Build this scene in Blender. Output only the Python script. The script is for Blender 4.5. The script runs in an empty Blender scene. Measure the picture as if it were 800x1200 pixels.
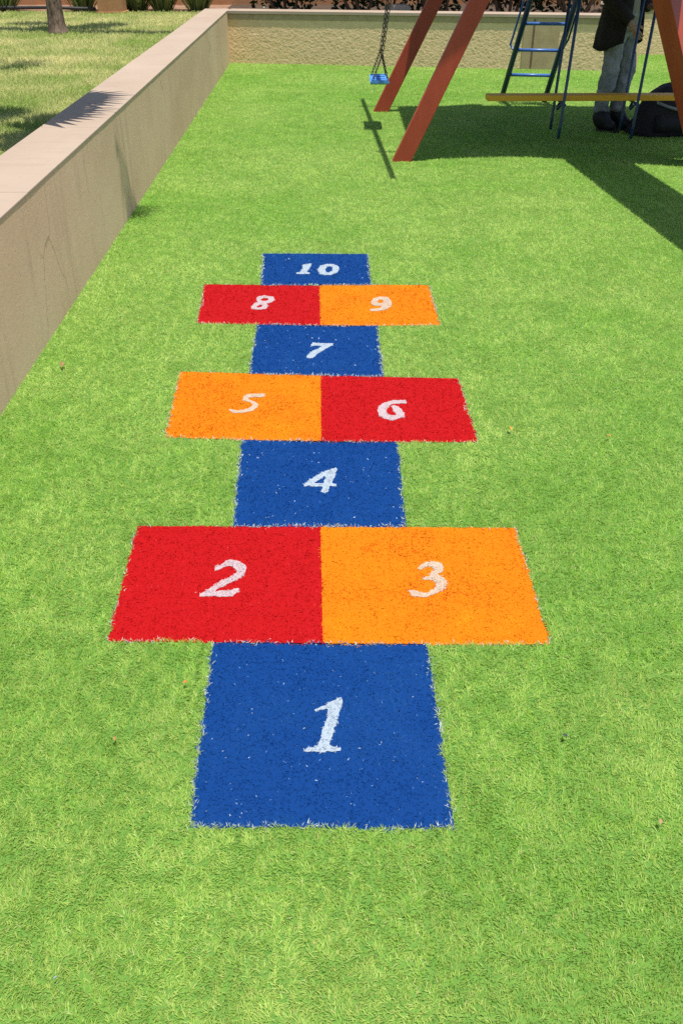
import bpy, bmesh, math, random
import numpy as np
from mathutils import Vector, Matrix, geometry

random.seed(7)
rng = np.random.default_rng(11)
sc = bpy.context.scene
COL = sc.collection
R = math.radians

# ------------------------------------------------------------------ camera model
CAM_H, FPX, PITCH = 1.66, 1081.0, R(32.4)
CP, SP = math.cos(PITCH), math.sin(PITCH)


def at(px, py, h=0.0):
    """world point at height h seen at photo pixel px,py (800x1200)"""
    dx, dy = (px - 400) / FPX, (py - 600) / FPX
    d = Vector((dx, CP - dy * SP, -SP - dy * CP))
    t = (h - CAM_H) / d.z
    return Vector((d.x * t, d.y * t, h))


# ------------------------------------------------------------------ object helpers
def tag(o, label=None, cat=None, group=None, kind=None):
    if label: o['label'] = label
    if cat: o['category'] = cat
    if group: o['group'] = group
    if kind: o['kind'] = kind
    return o


def empty(name, loc=(0, 0, 0), rz=0.0):
    o = bpy.data.objects.new(name, None)
    COL.objects.link(o)
    o.location = loc
    o.rotation_euler = (0, 0, rz)
    o.empty_display_size = 0.1
    return o


def link(name, me, mat=None, parent=None):
    o = bpy.data.objects.new(name, me)
    COL.objects.link(o)
    if mat and not me.materials:
        me.materials.append(mat)
    if parent: o.parent = parent
    return o


def copy_tree(o, parent=None):
    c = o.copy()
    COL.objects.link(c)
    c.parent = parent
    for ch in list(o.children):
        copy_tree(ch, c)
    return c


class MB:
    def __init__(self):
        self.v, self.f = [], []

    def add(self, verts, faces):
        n = len(self.v)
        self.v += [tuple(x) for x in verts]
        self.f += [tuple(i + n for i in f) for f in faces]

    def box(self, x0, x1, y0, y1, z0, z1, M=None):
        vs = [Vector((x, y, z)) for z in (z0, z1) for y in (y0, y1) for x in (x0, x1)]
        if M is not None: vs = [M @ v for v in vs]
        self.add(vs, [(0, 2, 3, 1), (4, 5, 7, 6), (0, 1, 5, 4), (2, 6, 7, 3), (0, 4, 6, 2), (1, 3, 7, 5)])

    def beam(self, p0, p1, side, w, d):
        """rectangular beam; side = unit vector along w"""
        p0, p1 = Vector(p0), Vector(p1)
        a = (p1 - p0).normalized()
        s = Vector(side); s = (s - a * s.dot(a)).normalized()
        t = a.cross(s)
        vs = []
        for p in (p0, p1):
            for i, j in ((-1, -1), (1, -1), (1, 1), (-1, 1)):
                vs.append(p + s * (i * w / 2) + t * (j * d / 2))
        self.add(vs, [(0, 3, 2, 1), (4, 5, 6, 7), (0, 1, 5, 4), (1, 2, 6, 5), (2, 3, 7, 6), (3, 0, 4, 7)])

    def tube(self, path, rad, n=8, closed=False, cap=True):
        path = [Vector(p) for p in path]
        m = len(path)
        if not hasattr(rad, '__len__'): rad = [rad] * m
        vs, fs = [], []
        prev = None
        for i, p in enumerate(path):
            if closed:
                t = path[(i + 1) % m] - path[i - 1]
            else:
                t = path[min(i + 1, m - 1)] - path[max(i - 1, 0)]
            t.normalize()
            if prev is None:
                u = t.orthogonal().normalized()
            else:
                u = (prev - t * prev.dot(t)).normalized()
            prev = u
            w = t.cross(u)
            for k in range(n):
                a = 2 * math.pi * k / n
                vs.append(p + (u * math.cos(a) + w * math.sin(a)) * rad[i])
        for i in range(m if closed else m - 1):
            j = (i + 1) % m
            for k in range(n):
                l = (k + 1) % n
                fs.append((i * n + k, i * n + l, j * n + l, j * n + k))
        if cap and not closed:
            fs.append(tuple(range(n - 1, -1, -1)))
            fs.append(tuple((m - 1) * n + k for k in range(n)))
        self.add(vs, fs)

    def loft(self, rings, closed=True, cap=True):
        n = len(rings[0]); vs = [p for r in rings for p in r]; fs = []
        for i in range(len(rings) - 1):
            for k in range(n if closed else n - 1):
                l = (k + 1) % n
                fs.append((i * n + k, i * n + l, (i + 1) * n + l, (i + 1) * n + k))
        if cap and closed:
            fs.append(tuple(range(n - 1, -1, -1)))
            fs.append(tuple((len(rings) - 1) * n + k for k in range(n)))
        self.add(vs, fs)

    def build(self, name, mat, parent=None, smooth=False, bevel=0, origin=None):
        me = bpy.data.meshes.new(name)
        vs = self.v
        if origin is not None:
            o_ = Vector(origin); vs = [Vector(v) - o_ for v in vs]
        me.from_pydata(vs, [], self.f)
        bm = bmesh.new(); bm.from_mesh(me)
        bmesh.ops.recalc_face_normals(bm, faces=bm.faces)
        if bevel:
            bmesh.ops.bevel(bm, geom=list(bm.edges), offset=bevel, segments=2, affect='EDGES', profile=0.5)
        bm.to_mesh(me); bm.free()
        if smooth:
            me.polygons.foreach_set('use_smooth', [True] * len(me.polygons))
        o = link(name, me, mat, parent)
        if origin is not None: o.location = origin
        return o


def np_mesh(name, V, F4=None, F3=None, col=None, smooth=False):
    """fast mesh: V (n,3), F4 (m,4), F3 (k,3), col (n,4) point colours"""
    me = bpy.data.meshes.new(name)
    me.vertices.add(len(V))
    me.vertices.foreach_set('co', np.ascontiguousarray(V, np.float32).ravel())
    idx, tot = [], []
    if F4 is not None and len(F4):
        idx.append(np.asarray(F4, np.int32).ravel()); tot.append(np.full(len(F4), 4, np.int32))
    if F3 is not None and len(F3):
        idx.append(np.asarray(F3, np.int32).ravel()); tot.append(np.full(len(F3), 3, np.int32))
    idx = np.concatenate(idx); tot = np.concatenate(tot)
    start = np.concatenate([[0], np.cumsum(tot)[:-1]]).astype(np.int32)
    me.loops.add(len(idx)); me.loops.foreach_set('vertex_index', idx)
    me.polygons.add(len(tot)); me.polygons.foreach_set('loop_start', start)
    me.update(calc_edges=True)
    if smooth: me.polygons.foreach_set('use_smooth', np.ones(len(tot), bool))
    if col is not None:
        a = me.color_attributes.new('Col', 'FLOAT_COLOR', 'POINT')
        a.data.foreach_set('color', np.ascontiguousarray(col, np.float32).ravel())
    me.validate()
    return me


# ---- value noise for scattering
def make_noise(seed, n=256):
    g = np.random.default_rng(seed).random((n, n))

    def f(x, y, scale):
        x = np.asarray(x) / scale; y = np.asarray(y) / scale
        xi, yi = np.floor(x).astype(int), np.floor(y).astype(int)
        fx, fy = x - xi, y - yi
        fx = fx * fx * (3 - 2 * fx); fy = fy * fy * (3 - 2 * fy)
        a = g[xi % n, yi % n]; b = g[(xi + 1) % n, yi % n]
        c = g[xi % n, (yi + 1) % n]; d = g[(xi + 1) % n, (yi + 1) % n]
        return (a * (1 - fx) + b * fx) * (1 - fy) + (c * (1 - fx) + d * fx) * fy
    return f


N1, N2, N3, N4 = (make_noise(s) for s in (1, 2, 3, 4))


def blades(x, y, z, L, W, az, lean, curl, col):
    """5-vertex curved blades. lean = angle from vertical at the root, curl = extra angle at the tip"""
    n = len(x)
    dx, dy = np.cos(az), np.sin(az)
    sx, sy = -dy, dx
    V = np.zeros((n, 5, 3), np.float32)
    tw = rng.uniform(-1.2, 1.2, n)
    wx, wy, wz = sx * np.cos(tw), sy * np.cos(tw), np.sin(tw)
    h1, v1 = np.sin(lean) * L * .5, np.cos(lean) * L * .5
    l2 = lean + curl
    h2, v2 = h1 + np.sin(l2) * L * .5, v1 + np.cos(l2) * L * .5
    for k, (h, v, s) in enumerate(((0, 0, -.5), (0, 0, .5), (h1, v1, .5), (h1, v1, -.5), (h2, v2, 0))):
        V[:, k, 0] = x + dx * h + wx * W * s
        V[:, k, 1] = y + dy * h + wy * W * s
        V[:, k, 2] = np.maximum(z + v + wz * W * s * (0 if k < 2 else 1), z + (0.0005 if k > 1 else 0))
    i = np.arange(n)[:, None] * 5
    F4 = i + np.array([[0, 1, 2, 3]])
    F3 = i + np.array([[3, 2, 4]])
    C = np.ones((n, 5, 4), np.float32)
    C[:, :, :3] = col[:, None, :]
    return V.reshape(-1, 3), F4, F3, C.reshape(-1, 4)


def in_poly(x, y, loops):
    inside = np.zeros(len(x), bool)
    for P in loops:
        P = np.asarray(P)
        for (x0, y0), (x1, y1) in zip(P, np.roll(P, -1, 0)):
            c = ((y0 > y) != (y1 > y))
            with np.errstate(divide='ignore', invalid='ignore'):
                xi = (x1 - x0) * (y - y0) / (y1 - y0) + x0
            inside ^= c & (x < xi)
    return inside


# ------------------------------------------------------------------ materials
def nodes(name):
    m = bpy.data.materials.new(name); m.use_nodes = True
    nt = m.node_tree
    b = nt.nodes['Principled BSDF']
    return m, nt, b


def N(nt, t, **kw):
    n = nt.nodes.new(t)
    for k, v in kw.items():
        if k in n.inputs: n.inputs[k].default_value = v
        else: setattr(n, k, v)
    return n


def ramp(nt, fac, stops):
    r = nt.nodes.new('ShaderNodeValToRGB')
    e = r.color_ramp.elements
    while len(e) < len(stops): e.new(0.5)
    for i, (p, c) in enumerate(stops):
        e[i].position = p; e[i].color = (*c, 1)
    nt.links.new(fac, r.inputs['Fac'])
    return r.outputs['Color']


def noisy(name, c0, c1, scale=8, rough=.7, bump=0.0, bscale=60, spec=.3, detail=6, metallic=0.0, stretch=(1, 1, 1)):
    m, nt, b = nodes(name)
    tc = N(nt, 'ShaderNodeTexCoord'); mp = N(nt, 'ShaderNodeMapping')
    mp.inputs['Scale'].default_value = stretch
    nt.links.new(tc.outputs['Object'], mp.inputs['Vector'])
    n = N(nt, 'ShaderNodeTexNoise', Scale=scale, Detail=detail, Roughness=.65)
    nt.links.new(mp.outputs['Vector'], n.inputs['Vector'])
    nt.links.new(ramp(nt, n.outputs['Fac'], [(.3, c0), (.7, c1)]), b.inputs['Base Color'])
    b.inputs['Roughness'].default_value = rough
    b.inputs['Metallic'].default_value = metallic
    b.inputs['Specular IOR Level'].default_value = spec
    if bump:
        n2 = N(nt, 'ShaderNodeTexNoise', Scale=bscale, Detail=5)
        nt.links.new(mp.outputs['Vector'], n2.inputs['Vector'])
        bp = N(nt, 'ShaderNodeBump', Strength=bump, Distance=.01)
        nt.links.new(n2.outputs['Fac'], bp.inputs['Height'])
        nt.links.new(bp.outputs['Normal'], b.inputs['Normal'])
    return m


def blade_mat(name, rough=.45, spec=.3, trans=.3, gain=1.0):
    m, nt, b = nodes(name)
    a = N(nt, 'ShaderNodeAttribute', attribute_name='Col')
    b.inputs['Roughness'].default_value = rough
    b.inputs['Specular IOR Level'].default_value = spec
    nt.links.new(a.outputs['Color'], b.inputs['Base Color'])
    if trans:
        t = N(nt, 'ShaderNodeBsdfTranslucent')
        nt.links.new(a.outputs['Color'], t.inputs['Color'])
        mx = N(nt, 'ShaderNodeMixShader'); mx.inputs[0].default_value = trans
        nt.links.new(b.outputs[0], mx.inputs[1]); nt.links.new(t.outputs[0], mx.inputs[2])
        nt.links.new(mx.outputs[0], nt.nodes['Material Output'].inputs['Surface'])
    return m


def leaf_mat(name, c0, c1, rough=.45, trans=.25):
    m, nt, b = nodes(name)
    g = N(nt, 'ShaderNodeNewGeometry')
    c = ramp(nt, g.outputs['Random Per Island'], [(0, c0), (1, c1)])
    nt.links.new(c, b.inputs['Base Color'])
    b.inputs['Roughness'].default_value = rough
    t = N(nt, 'ShaderNodeBsdfTranslucent'); nt.links.new(c, t.inputs['Color'])
    mx = N(nt, 'ShaderNodeMixShader'); mx.inputs[0].default_value = trans
    nt.links.new(b.outputs[0], mx.inputs[1]); nt.links.new(t.outputs[0], mx.inputs[2])
    nt.links.new(mx.outputs[0], nt.nodes['Material Output'].inputs['Surface'])
    return m


def plaster_mat(name, c0, c1, cstain, bump=.15, crack=.4):
    """smooth painted plaster with blotches, vertical run marks and hairline cracks"""
    m, nt, b = nodes(name)
    tc = N(nt, 'ShaderNodeTexCoord')

    def noise(sc_, scale, detail=6, rough=.6):
        mp = N(nt, 'ShaderNodeMapping'); mp.inputs['Scale'].default_value = sc_
        nt.links.new(tc.outputs['Object'], mp.inputs['Vector'])
        n = N(nt, 'ShaderNodeTexNoise', Scale=scale, Detail=detail, Roughness=rough)
        nt.links.new(mp.outputs['Vector'], n.inputs['Vector'])
        return n.outputs['Fac']
    base = ramp(nt, noise((1, .5, 1), 1.6), [(.32, c0), (.68, c1)])
    streak = ramp(nt, noise((1, 5, .45), 2.2, 8, .7), [(.52, (0, 0, 0)), (.74, (1, 1, 1))])
    spots = ramp(nt, noise((1, 1, 1), 22, 4, .7), [(.62, (0, 0, 0)), (.76, (1, 1, 1))])
    mx = N(nt, 'ShaderNodeMix', data_type='RGBA')
    nt.links.new(base, mx.inputs['A']); mx.inputs['B'].default_value = (*cstain, 1)
    f = N(nt, 'ShaderNodeMath', operation='MULTIPLY'); f.inputs[1].default_value = .32
    nt.links.new(streak, f.inputs[0]); nt.links.new(f.outputs[0], mx.inputs['Factor'])
    mx2 = N(nt, 'ShaderNodeMix', data_type='RGBA')
    nt.links.new(mx.outputs['Result'], mx2.inputs['A']); mx2.inputs['B'].default_value = (*cstain, 1)
    f2 = N(nt, 'ShaderNodeMath', operation='MULTIPLY'); f2.inputs[1].default_value = .3
    nt.links.new(spots, f2.inputs[0]); nt.links.new(f2.outputs[0], mx2.inputs['Factor'])
    # hairline cracks
    mp = N(nt, 'ShaderNodeMapping'); mp.inputs['Scale'].default_value = (1, 1, .6)
    wn = N(nt, 'ShaderNodeTexNoise', Scale=7, Detail=4)
    nt.links.new(tc.outputs['Object'], wn.inputs['Vector'])
    av = N(nt, 'ShaderNodeMix', data_type='RGBA', blend_type='ADD'); av.inputs['Factor'].default_value = .12
    nt.links.new(tc.outputs['Object'], av.inputs['A']); nt.links.new(wn.outputs['Color'], av.inputs['B'])
    nt.links.new(av.outputs['Result'], mp.inputs['Vector'])
    vo = N(nt, 'ShaderNodeTexVoronoi', Scale=1.1); vo.feature = 'DISTANCE_TO_EDGE'
    nt.links.new(mp.outputs['Vector'], vo.inputs['Vector'])
    ck = ramp(nt, vo.outputs['Distance'], [(.0, (1, 1, 1)), (.006, (0, 0, 0))])
    gate = ramp(nt, noise((1, 1, 1), .9, 2), [(.55, (0, 0, 0)), (.6, (1, 1, 1))])
    cm = N(nt, 'ShaderNodeMath', operation='MULTIPLY')
    nt.links.new(ck, cm.inputs[0]); nt.links.new(gate, cm.inputs[1])
    mx3 = N(nt, 'ShaderNodeMix', data_type='RGBA')
    nt.links.new(mx2.outputs['Result'], mx3.inputs['A']); mx3.inputs['B'].default_value = (.06, .045, .03, 1)
    f3 = N(nt, 'ShaderNodeMath', operation='MULTIPLY'); f3.inputs[1].default_value = crack
    nt.links.new(cm.outputs[0], f3.inputs[0]); nt.links.new(f3.outputs[0], mx3.inputs['Factor'])
    nt.links.new(mx3.outputs['Result'], b.inputs['Base Color'])
    b.inputs['Roughness'].default_value = .85
    b.inputs['Specular IOR Level'].default_value = .2
    bp = N(nt, 'ShaderNodeBump', Strength=bump, Distance=.01)
    nt.links.new(noise((1, 1, 1), 45, 6, .7), bp.inputs['Height'])
    nt.links.new(bp.outputs['Normal'], b.inputs['Normal'])
    return m


M = {}
M['turf_base'] = noisy('turf_base', (.07, .17, .022), (.12, .24, .035), 30, .8)
M['blade'] = blade_mat('turf_blades', .6, .2, .48)
M['paint_blade'] = blade_mat('painted_blades', .65, .10, .3)
M['lawn_base'] = noisy('lawn_base', (.16, .17, .05), (.27, .24, .10), 6, .9)
M['soil'] = noisy('soil', (.16, .09, .055), (.33, .2, .13), 5, .95, .6, 40)
M['dark_soil'] = noisy('dark_soil', (.045, .03, .02), (.095, .06, .038), 7, .95, .6, 40)
M['plaster'] = plaster_mat('pink_plaster', (.60, .405, .265), (.70, .50, .335), (.25, .16, .10))
M['coping'] = plaster_mat('coping_stone', (.345, .262, .198), (.385, .305, .232), (.23, .18, .14), .08, 0)
M['rough'] = noisy('rough_render', (.66, .47, .25), (.80, .59, .36), 14, .95, .4, 120, .1)
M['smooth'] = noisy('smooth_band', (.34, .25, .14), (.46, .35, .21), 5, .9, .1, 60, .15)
M['red'] = noisy('red_paint', (.32, .044, .022), (.41, .062, .032), 7, .42, .12, 40, .4, stretch=(1, 1, .15))
M['salmon'] = M['red']
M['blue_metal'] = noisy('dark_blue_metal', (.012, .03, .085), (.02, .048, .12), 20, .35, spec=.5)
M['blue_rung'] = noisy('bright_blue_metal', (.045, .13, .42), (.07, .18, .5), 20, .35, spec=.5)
M['blue_seat'] = noisy('blue_seat_plastic', (.06, .22, .60), (.09, .28, .68), 12, .4, spec=.5)
M['yellow'] = noisy('yellow_wood', (.66, .32, .02), (.78, .40, .04), 7, .5, .15, 50, stretch=(.15, 1, 1))
M['roof'] = noisy('roof_board', (.25, .05, .03), (.32, .07, .04), 6, .6)
M['deck'] = noisy('deck_board', (.22, .13, .07), (.30, .18, .10), 9, .7)
M['slide'] = noisy('slide_yellow', (.6, .38, .04), (.66, .42, .05), 5, .35)
M['steel'] = noisy('chain_steel', (.05, .045, .04), (.14, .12, .10), 60, .45, metallic=.8)
M['jeans'] = noisy('faded_jeans', (.13, .14, .145), (.36, .355, .34), 6, .9, .4, 90)
M['jacket'] = noisy('dark_jacket', (.014, .010, .009), (.026, .020, .018), 12, .85, .3, 70)
M['shirt'] = noisy('grey_shirt', (.20, .17, .14), (.28, .24, .2), 10, .9)
M['skin'] = noisy('skin', (.32, .19, .13), (.38, .23, .16), 9, .55)
M['hair'] = noisy('hair', (.012, .009, .007), (.03, .02, .015), 40, .6, .4, 80)
M['boot'] = noisy('black_boot', (.008, .008, .008), (.022, .02, .018), 14, .55, .2, 60)
M['eye'] = noisy('eye', (.02, .015, .01), (.03, .02, .015), 5, .2)
M['bag'] = noisy('black_bag', (.010, .009, .010), (.018, .016, .017), 10, .75, .3, 60)
M['strap'] = noisy('grey_strap', (.2, .2, .2), (.28, .28, .27), 20, .8)
M['bark'] = noisy('bark', (.035, .022, .015), (.27, .20, .15), 26, .95, 1.0, 60, .1, stretch=(1, 1, .35))
M['stem'] = noisy('brown_stem', (.13, .07, .04), (.22, .13, .08), 20, .9)
M['terracotta'] = noisy('brown_wall', (.36, .17, .075), (.46, .23, .11), 2.5, .9, .3, 30)
M['pillar'] = noisy('brown_pillar', (.33, .17, .075), (.40, .215, .10), 5, .85, .2, 40)
M['pipe'] = noisy('dark_pipe', (.02, .02, .02), (.05, .045, .04), 12, .6)
M['pale_stone'] = noisy('pale_stone', (.55, .42, .32), (.66, .52, .42), 6, .9, .3, 40)
M['tree_leaf'] = leaf_mat('tree_leaf', (.035, .085, .015), (.08, .15, .03))
M['hedge_leaf'] = leaf_mat('hedge_leaf', (.018, .04, .010), (.05, .085, .02))
M['palm_leaf'] = leaf_mat('palm_leaf', (.04, .09, .02), (.07, .14, .03))
M['strap_leaf'] = leaf_mat('strap_leaf', (.06, .12, .025), (.17, .22, .06))
M['ground'] = noisy('far_ground', (.16, .14, .09), (.24, .2, .13), .4, .95)

# ------------------------------------------------------------------ hopscotch layout (photo pixels)
SQ = {
    '1': ('blue', [(250, 753), (500, 755.3), (532, 970), (222.5, 970)]),
    '2': ('red', [(161.5, 617), (375.5, 618), (378.5, 756), (126.5, 751.5)]),
    '3': ('orange', [(375.5, 618), (604, 619), (643, 756), (378.5, 756)]),
    '4': ('blue', [(283.5, 516), (465.5, 518.2), (476, 618.6), (273, 617.8)]),
    '5': ('orange', [(211.4, 436), (375.7, 440.5), (376.2, 519), (193.8, 513)]),
    '6': ('red', [(375.7, 440.5), (537, 444), (559.5, 518.5), (376.2, 519)]),
    '7': ('blue', [(301.6, 380.8), (442, 382.0), (449.8, 442.2), (292, 438.6)]),
    '8': ('red', [(239.5, 333.5), (374.3, 335.5), (375.3, 382.5), (231.5, 379)]),
    '9': ('orange', [(374.3, 333.5), (502, 334.7), (515.4, 381.5), (375.3, 383)]),
    '10': ('blue', [(309, 297.5), (431, 298), (434.8, 334.6), (305.3, 335)]),
}


def zz(pts, ox, oy, s):
    return [(ox + x * s, oy + y * s) for x, y in pts]


DIG = {
    '1': [zz([(285, 318), (420, 283), (430, 252), (520, 212), (605, 176), (608, 235), (578, 340), (553, 420), (523, 510), (498, 600), (473, 680), (458, 745), (500, 768), (588, 772), (584, 803), (480, 820), (320, 824), (155, 824), (165, 798), (210, 777), (300, 768), (330, 720), (370, 620), (385, 550), (440, 410), (448, 340), (430, 322), (300, 345)], 340, 800, .1)],
    '2': [zz([(283, 190), (300, 168), (340, 163), (400, 118), (450, 106), (540, 122), (602, 163), (616, 210), (583, 272), (520, 313), (440, 349), (335, 400), (285, 430), (300, 437), (380, 423), (440, 432), (505, 402), (530, 408), (522, 442), (465, 488), (330, 494), (260, 486), (200, 492), (122, 495), (130, 473), (210, 418), (300, 366), (330, 328), (400, 312), (470, 268), (508, 240), (503, 202), (468, 173), (420, 175), (370, 184), (320, 218), (290, 218)], 220, 645, .1125)],
    '3': [zz([(243, 210), (290, 177), (350, 146), (420, 144), (530, 161), (551, 200), (533, 252), (485, 290), (490, 303), (553, 328), (584, 400), (563, 452), (483, 503), (400, 539), (340, 559), (270, 554), (170, 544), (143, 502), (138, 478), (200, 482), (300, 507), (350, 507), (418, 468), (452, 430), (457, 392), (428, 363), (380, 353), (310, 355), (298, 335), (370, 312), (398, 268), (432, 240), (408, 208), (380, 198), (320, 208), (270, 243)], 465, 645, .1)],
    '4': [zz([(145, 390), (190, 342), (280, 286), (420, 200), (540, 156), (640, 120), (662, 148), (634, 250), (580, 362), (645, 372), (654, 402), (620, 419), (553, 414), (538, 462), (512, 504), (460, 519), (417, 492), (438, 442), (443, 414), (340, 419), (230, 404), (162, 416)], 345, 540, .075),
          zz([(297, 358), (390, 305), (486, 248), (463, 366), (350, 366)], 345, 540, .075)],
    '5': [zz([(320, 203), (346, 128), (385, 100), (520, 95), (640, 90), (692, 94), (662, 140), (620, 155), (520, 155), (425, 163), (408, 177), (475, 203), (545, 233), (578, 270), (554, 314), (492, 365), (420, 381), (310, 401), (190, 401), (133, 380), (112, 338), (180, 341), (260, 355), (340, 345), (428, 315), (474, 284), (470, 258), (418, 225), (350, 210)], 260, 455, .075)],
    '6': [zz([(617, 164), (612, 126), (450, 125), (340, 145), (238, 181), (176, 228), (155, 300), (186, 374), (258, 416), (350, 440), (400, 454), (440, 436), (540, 406), (579, 404), (584, 340), (544, 277), (482, 225), (420, 207), (368, 228), (405, 290), (450, 345), (436, 366), (370, 361), (324, 347), (300, 300), (325, 254), (368, 209), (420, 190), (520, 185), (602, 187)], 430, 460, .075)],
    '7': [zz([(212, 987), (238, 940), (330, 950), (468, 952), (457, 973), (384, 1014), (304, 1060), (243, 1114), (178, 1112), (172, 1088), (226, 1038), (306, 1003), (345, 985), (280, 980), (238, 980), (222, 995)], 340, 300, .10836)],
    '8': [zz([(37, 90), (53, 70), (73, 61), (63, 50), (73, 36), (105, 29), (152, 36), (163, 52), (142, 67), (122, 71), (128, 86), (112, 101), (70, 103), (42, 100)], 285, 340, .23125),
          zz([(88, 53), (102, 43), (128, 45), (122, 57), (102, 59)], 285, 340, .23125),
          zz([(68, 86), (86, 77), (98, 80), (93, 89), (72, 91)], 285, 340, .23125)],
    '9': [zz([(638, 99), (688, 94), (698, 86), (658, 82), (642, 66), (657, 46), (690, 35), (732, 37), (753, 60), (748, 87), (722, 103), (680, 111), (643, 109)], 285, 340, .23125),
          zz([(678, 65), (692, 52), (710, 52), (708, 65), (695, 71)], 285, 340, .23125)],
    '10': [zz([(60, 187), (108, 178), (138, 122), (125, 108), (150, 95), (232, 85), (227, 115), (203, 150), (184, 178), (214, 188), (210, 203), (60, 203)], 340, 300, .10836),
           zz([(294, 155), (322, 111), (390, 92), (460, 92), (519, 111), (535, 145), (514, 184), (440, 212), (380, 216), (316, 204)], 340, 300, .10836),
           zz([(378, 150), (402, 122), (438, 119), (458, 132), (451, 163), (420, 186), (388, 182)], 340, 300, .10836)],
}
PAINT = {'blue': (.005, .053, .232), 'red': (.49, .007, .009), 'orange': (.70, .208, .005)}


def G(pts):
    return np.array([at(x, y)[:2] for x, y in pts])


SQG = {k: G(p) for k, (c, p) in SQ.items()}
DIGG = {k: [G(l) for l in ls] for k, ls in DIG.items()}


def edge_jitter(x, y, amp=.006):
    jx = (N1(x, y, .02) - .5) * 2 * amp + (N3(x, y, .09) - .5) * 1.4 * amp
    jy = (N2(x, y, .02) - .5) * 2 * amp + (N4(x, y, .09) - .5) * 1.4 * amp
    return x + jx, y + jy


def density(y):
    z = y * CP + CAM_H * SP
    return 85000 * np.minimum(1, (2.1 / z)) ** 1.55


def scatter(x0, x1, y0, y1, fac=1.0, dens=density):
    area = (x1 - x0) * (y1 - y0)
    mx = float(np.max(dens(np.array([y0, y1])))) * fac
    n = int(area * mx)
    x = rng.uniform(x0, x1, n); y = rng.uniform(y0, y1, n)
    keep = rng.random(n) < dens(y) * fac / mx
    return x[keep], y[keep]


def wscale(y):
    return np.sqrt(85000 / density(y)) ** .8


# ------------------------------------------------------------------ left wall line
def wall_x(y):
    return -1.367 - .0203 * (y - 3.32)


# ------------------------------------------------------------------ ground
def sheet(name, pts, z, mat, kind='structure'):
    me = bpy.data.meshes.new(name)
    me.from_pydata([(p[0], p[1], z) for p in pts], [], [tuple(range(len(pts)))])
    o = link(name, me, mat)
    tag(o, kind=kind)
    return o


o = sheet('ground', [(-300, -300), (300, -300), (300, 300), (-300, 300)], -.04, M['ground'])
tag(o, 'bare earth ground beyond the play area', 'ground')
o = sheet('turf', [(wall_x(-1.5) - .1, -1.5), (14, -1.5), (14, 16.4), (3.6, 16.4), (3.6, 15.2), (-1.7, 15.2)], 0, M['turf_base'])
tag(o, 'green artificial turf floor of the play area', 'turf')


def turf_blades():
    xs, ys = [], []
    for y0, y1 in ((.45, 1.2), (1.2, 2.0), (2, 3.2), (3.2, 4.6), (4.6, 6.4), (6.4, 9), (9, 12), (12, 15.8)):
        hw = .37 * (y1 * CP + .9) + .55
        x, y = scatter(max(-hw, -1.75), min(hw, 6.5), y0, y1)
        xs.append(x); ys.append(y)
    x, y = np.concatenate(xs), np.concatenate(ys)
    k = x > (-1.367 - .0203 * (y - 3.32)) + .004
    back = np.where(x < 3.9, 14.67 - (x + 1.6) * .175, 15.66)
    k &= y < back - .01
    x, y = x[k], y[k]
    jx, jy = edge_jitter(x, y)
    for P in SQG.values():
        k = ~in_poly(jx, jy, [P])
        x, y, jx, jy = x[k], y[k], jx[k], jy[k]
    n = len(x)
    ws = wscale(y)
    L = rng.uniform(.009, .017, n) * (1 + .25 * (ws - 1))
    W = rng.uniform(.0011, .0019, n) * ws * 1.05
    az = (N1(x, y, .05) * 2.2 + N2(x, y, .35) * 2.5) * 2 * math.pi + rng.normal(0, .9, n)
    lean = np.clip(rng.normal(.62, .25, n) + (N3(x, y, .10) - .5) * .4 + (N2(x, y, .5) - .5) * .3, .05, 1.05)
    curl = np.minimum(rng.uniform(.15, .7, n), 1.45 - lean)
    t = np.clip(rng.normal(.55, .28, n) - .018 * (y - 2) + (N2(x, y, .09) - .5) * .3 + (N4(x, y, .4) - .5) * .45 + (N1(x, y, 1.3) - .5) * .4, 0, 1)[:, None]
    ca, cb = np.array([.21, .41, .045]), np.array([.47, .565, .16])
    col = ca * (1 - t) + cb * t
    r = rng.random(n)
    col[r < .06] = (.50, .58, .22)
    col[r < .015] = (.55, .50, .24)
    col *= 1.21 * (rng.uniform(.82, 1.10, n) * (.93 + .14 * N3(x, y, .11)))[:, None]
    V, F4, F3, C = blades(x, y, np.zeros(n), L, W, az, lean, curl, col)
    me = np_mesh('turf_blades', V, F4, F3, C)
    o = link('turf_blades', me, M['blade'])
    tag(o, 'short curled green artificial grass fibres covering the play area', 'artificial grass', kind='stuff')
    print('turf blades', n)


turf_blades()


def inset(l, ex, ey):
    l = np.asarray(l); nx_ = np.roll(l, -1, 0); a = np.sum(l[:, 0] * nx_[:, 1] - nx_[:, 0] * l[:, 1])
    d = np.roll(l, -1, 0) - np.roll(l, 1, 0)
    n = np.stack([-d[:, 1], d[:, 0]], 1) / (np.linalg.norm(d, axis=1)[:, None] + 1e-9)
    return l + n * (1 if a > 0 else -1) * np.array([ex, ey])


def flat_fill(loops, z):
    out = []
    for l in loops:
        q = []
        for a, b in zip(l, np.roll(l, -1, 0)):
            k = max(1, int(np.hypot(*(b - a)) / .008)) if len(loops[0]) > 4 else 1
            for t in np.arange(k) / k:
                p = a + (b - a) * t
                if len(loops[0]) > 4:
                    p = p + (rng.random(2) - .5) * .0055
                q.append(p)
        out.append(np.array(q))
    loops = out
    polys = [[Vector((p[0], p[1], 0)) for p in l] for l in loops]
    tris = geometry.tessellate_polygon(polys)
    V = [(p[0], p[1], z) for l in loops for p in l]
    return V, tris


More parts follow.
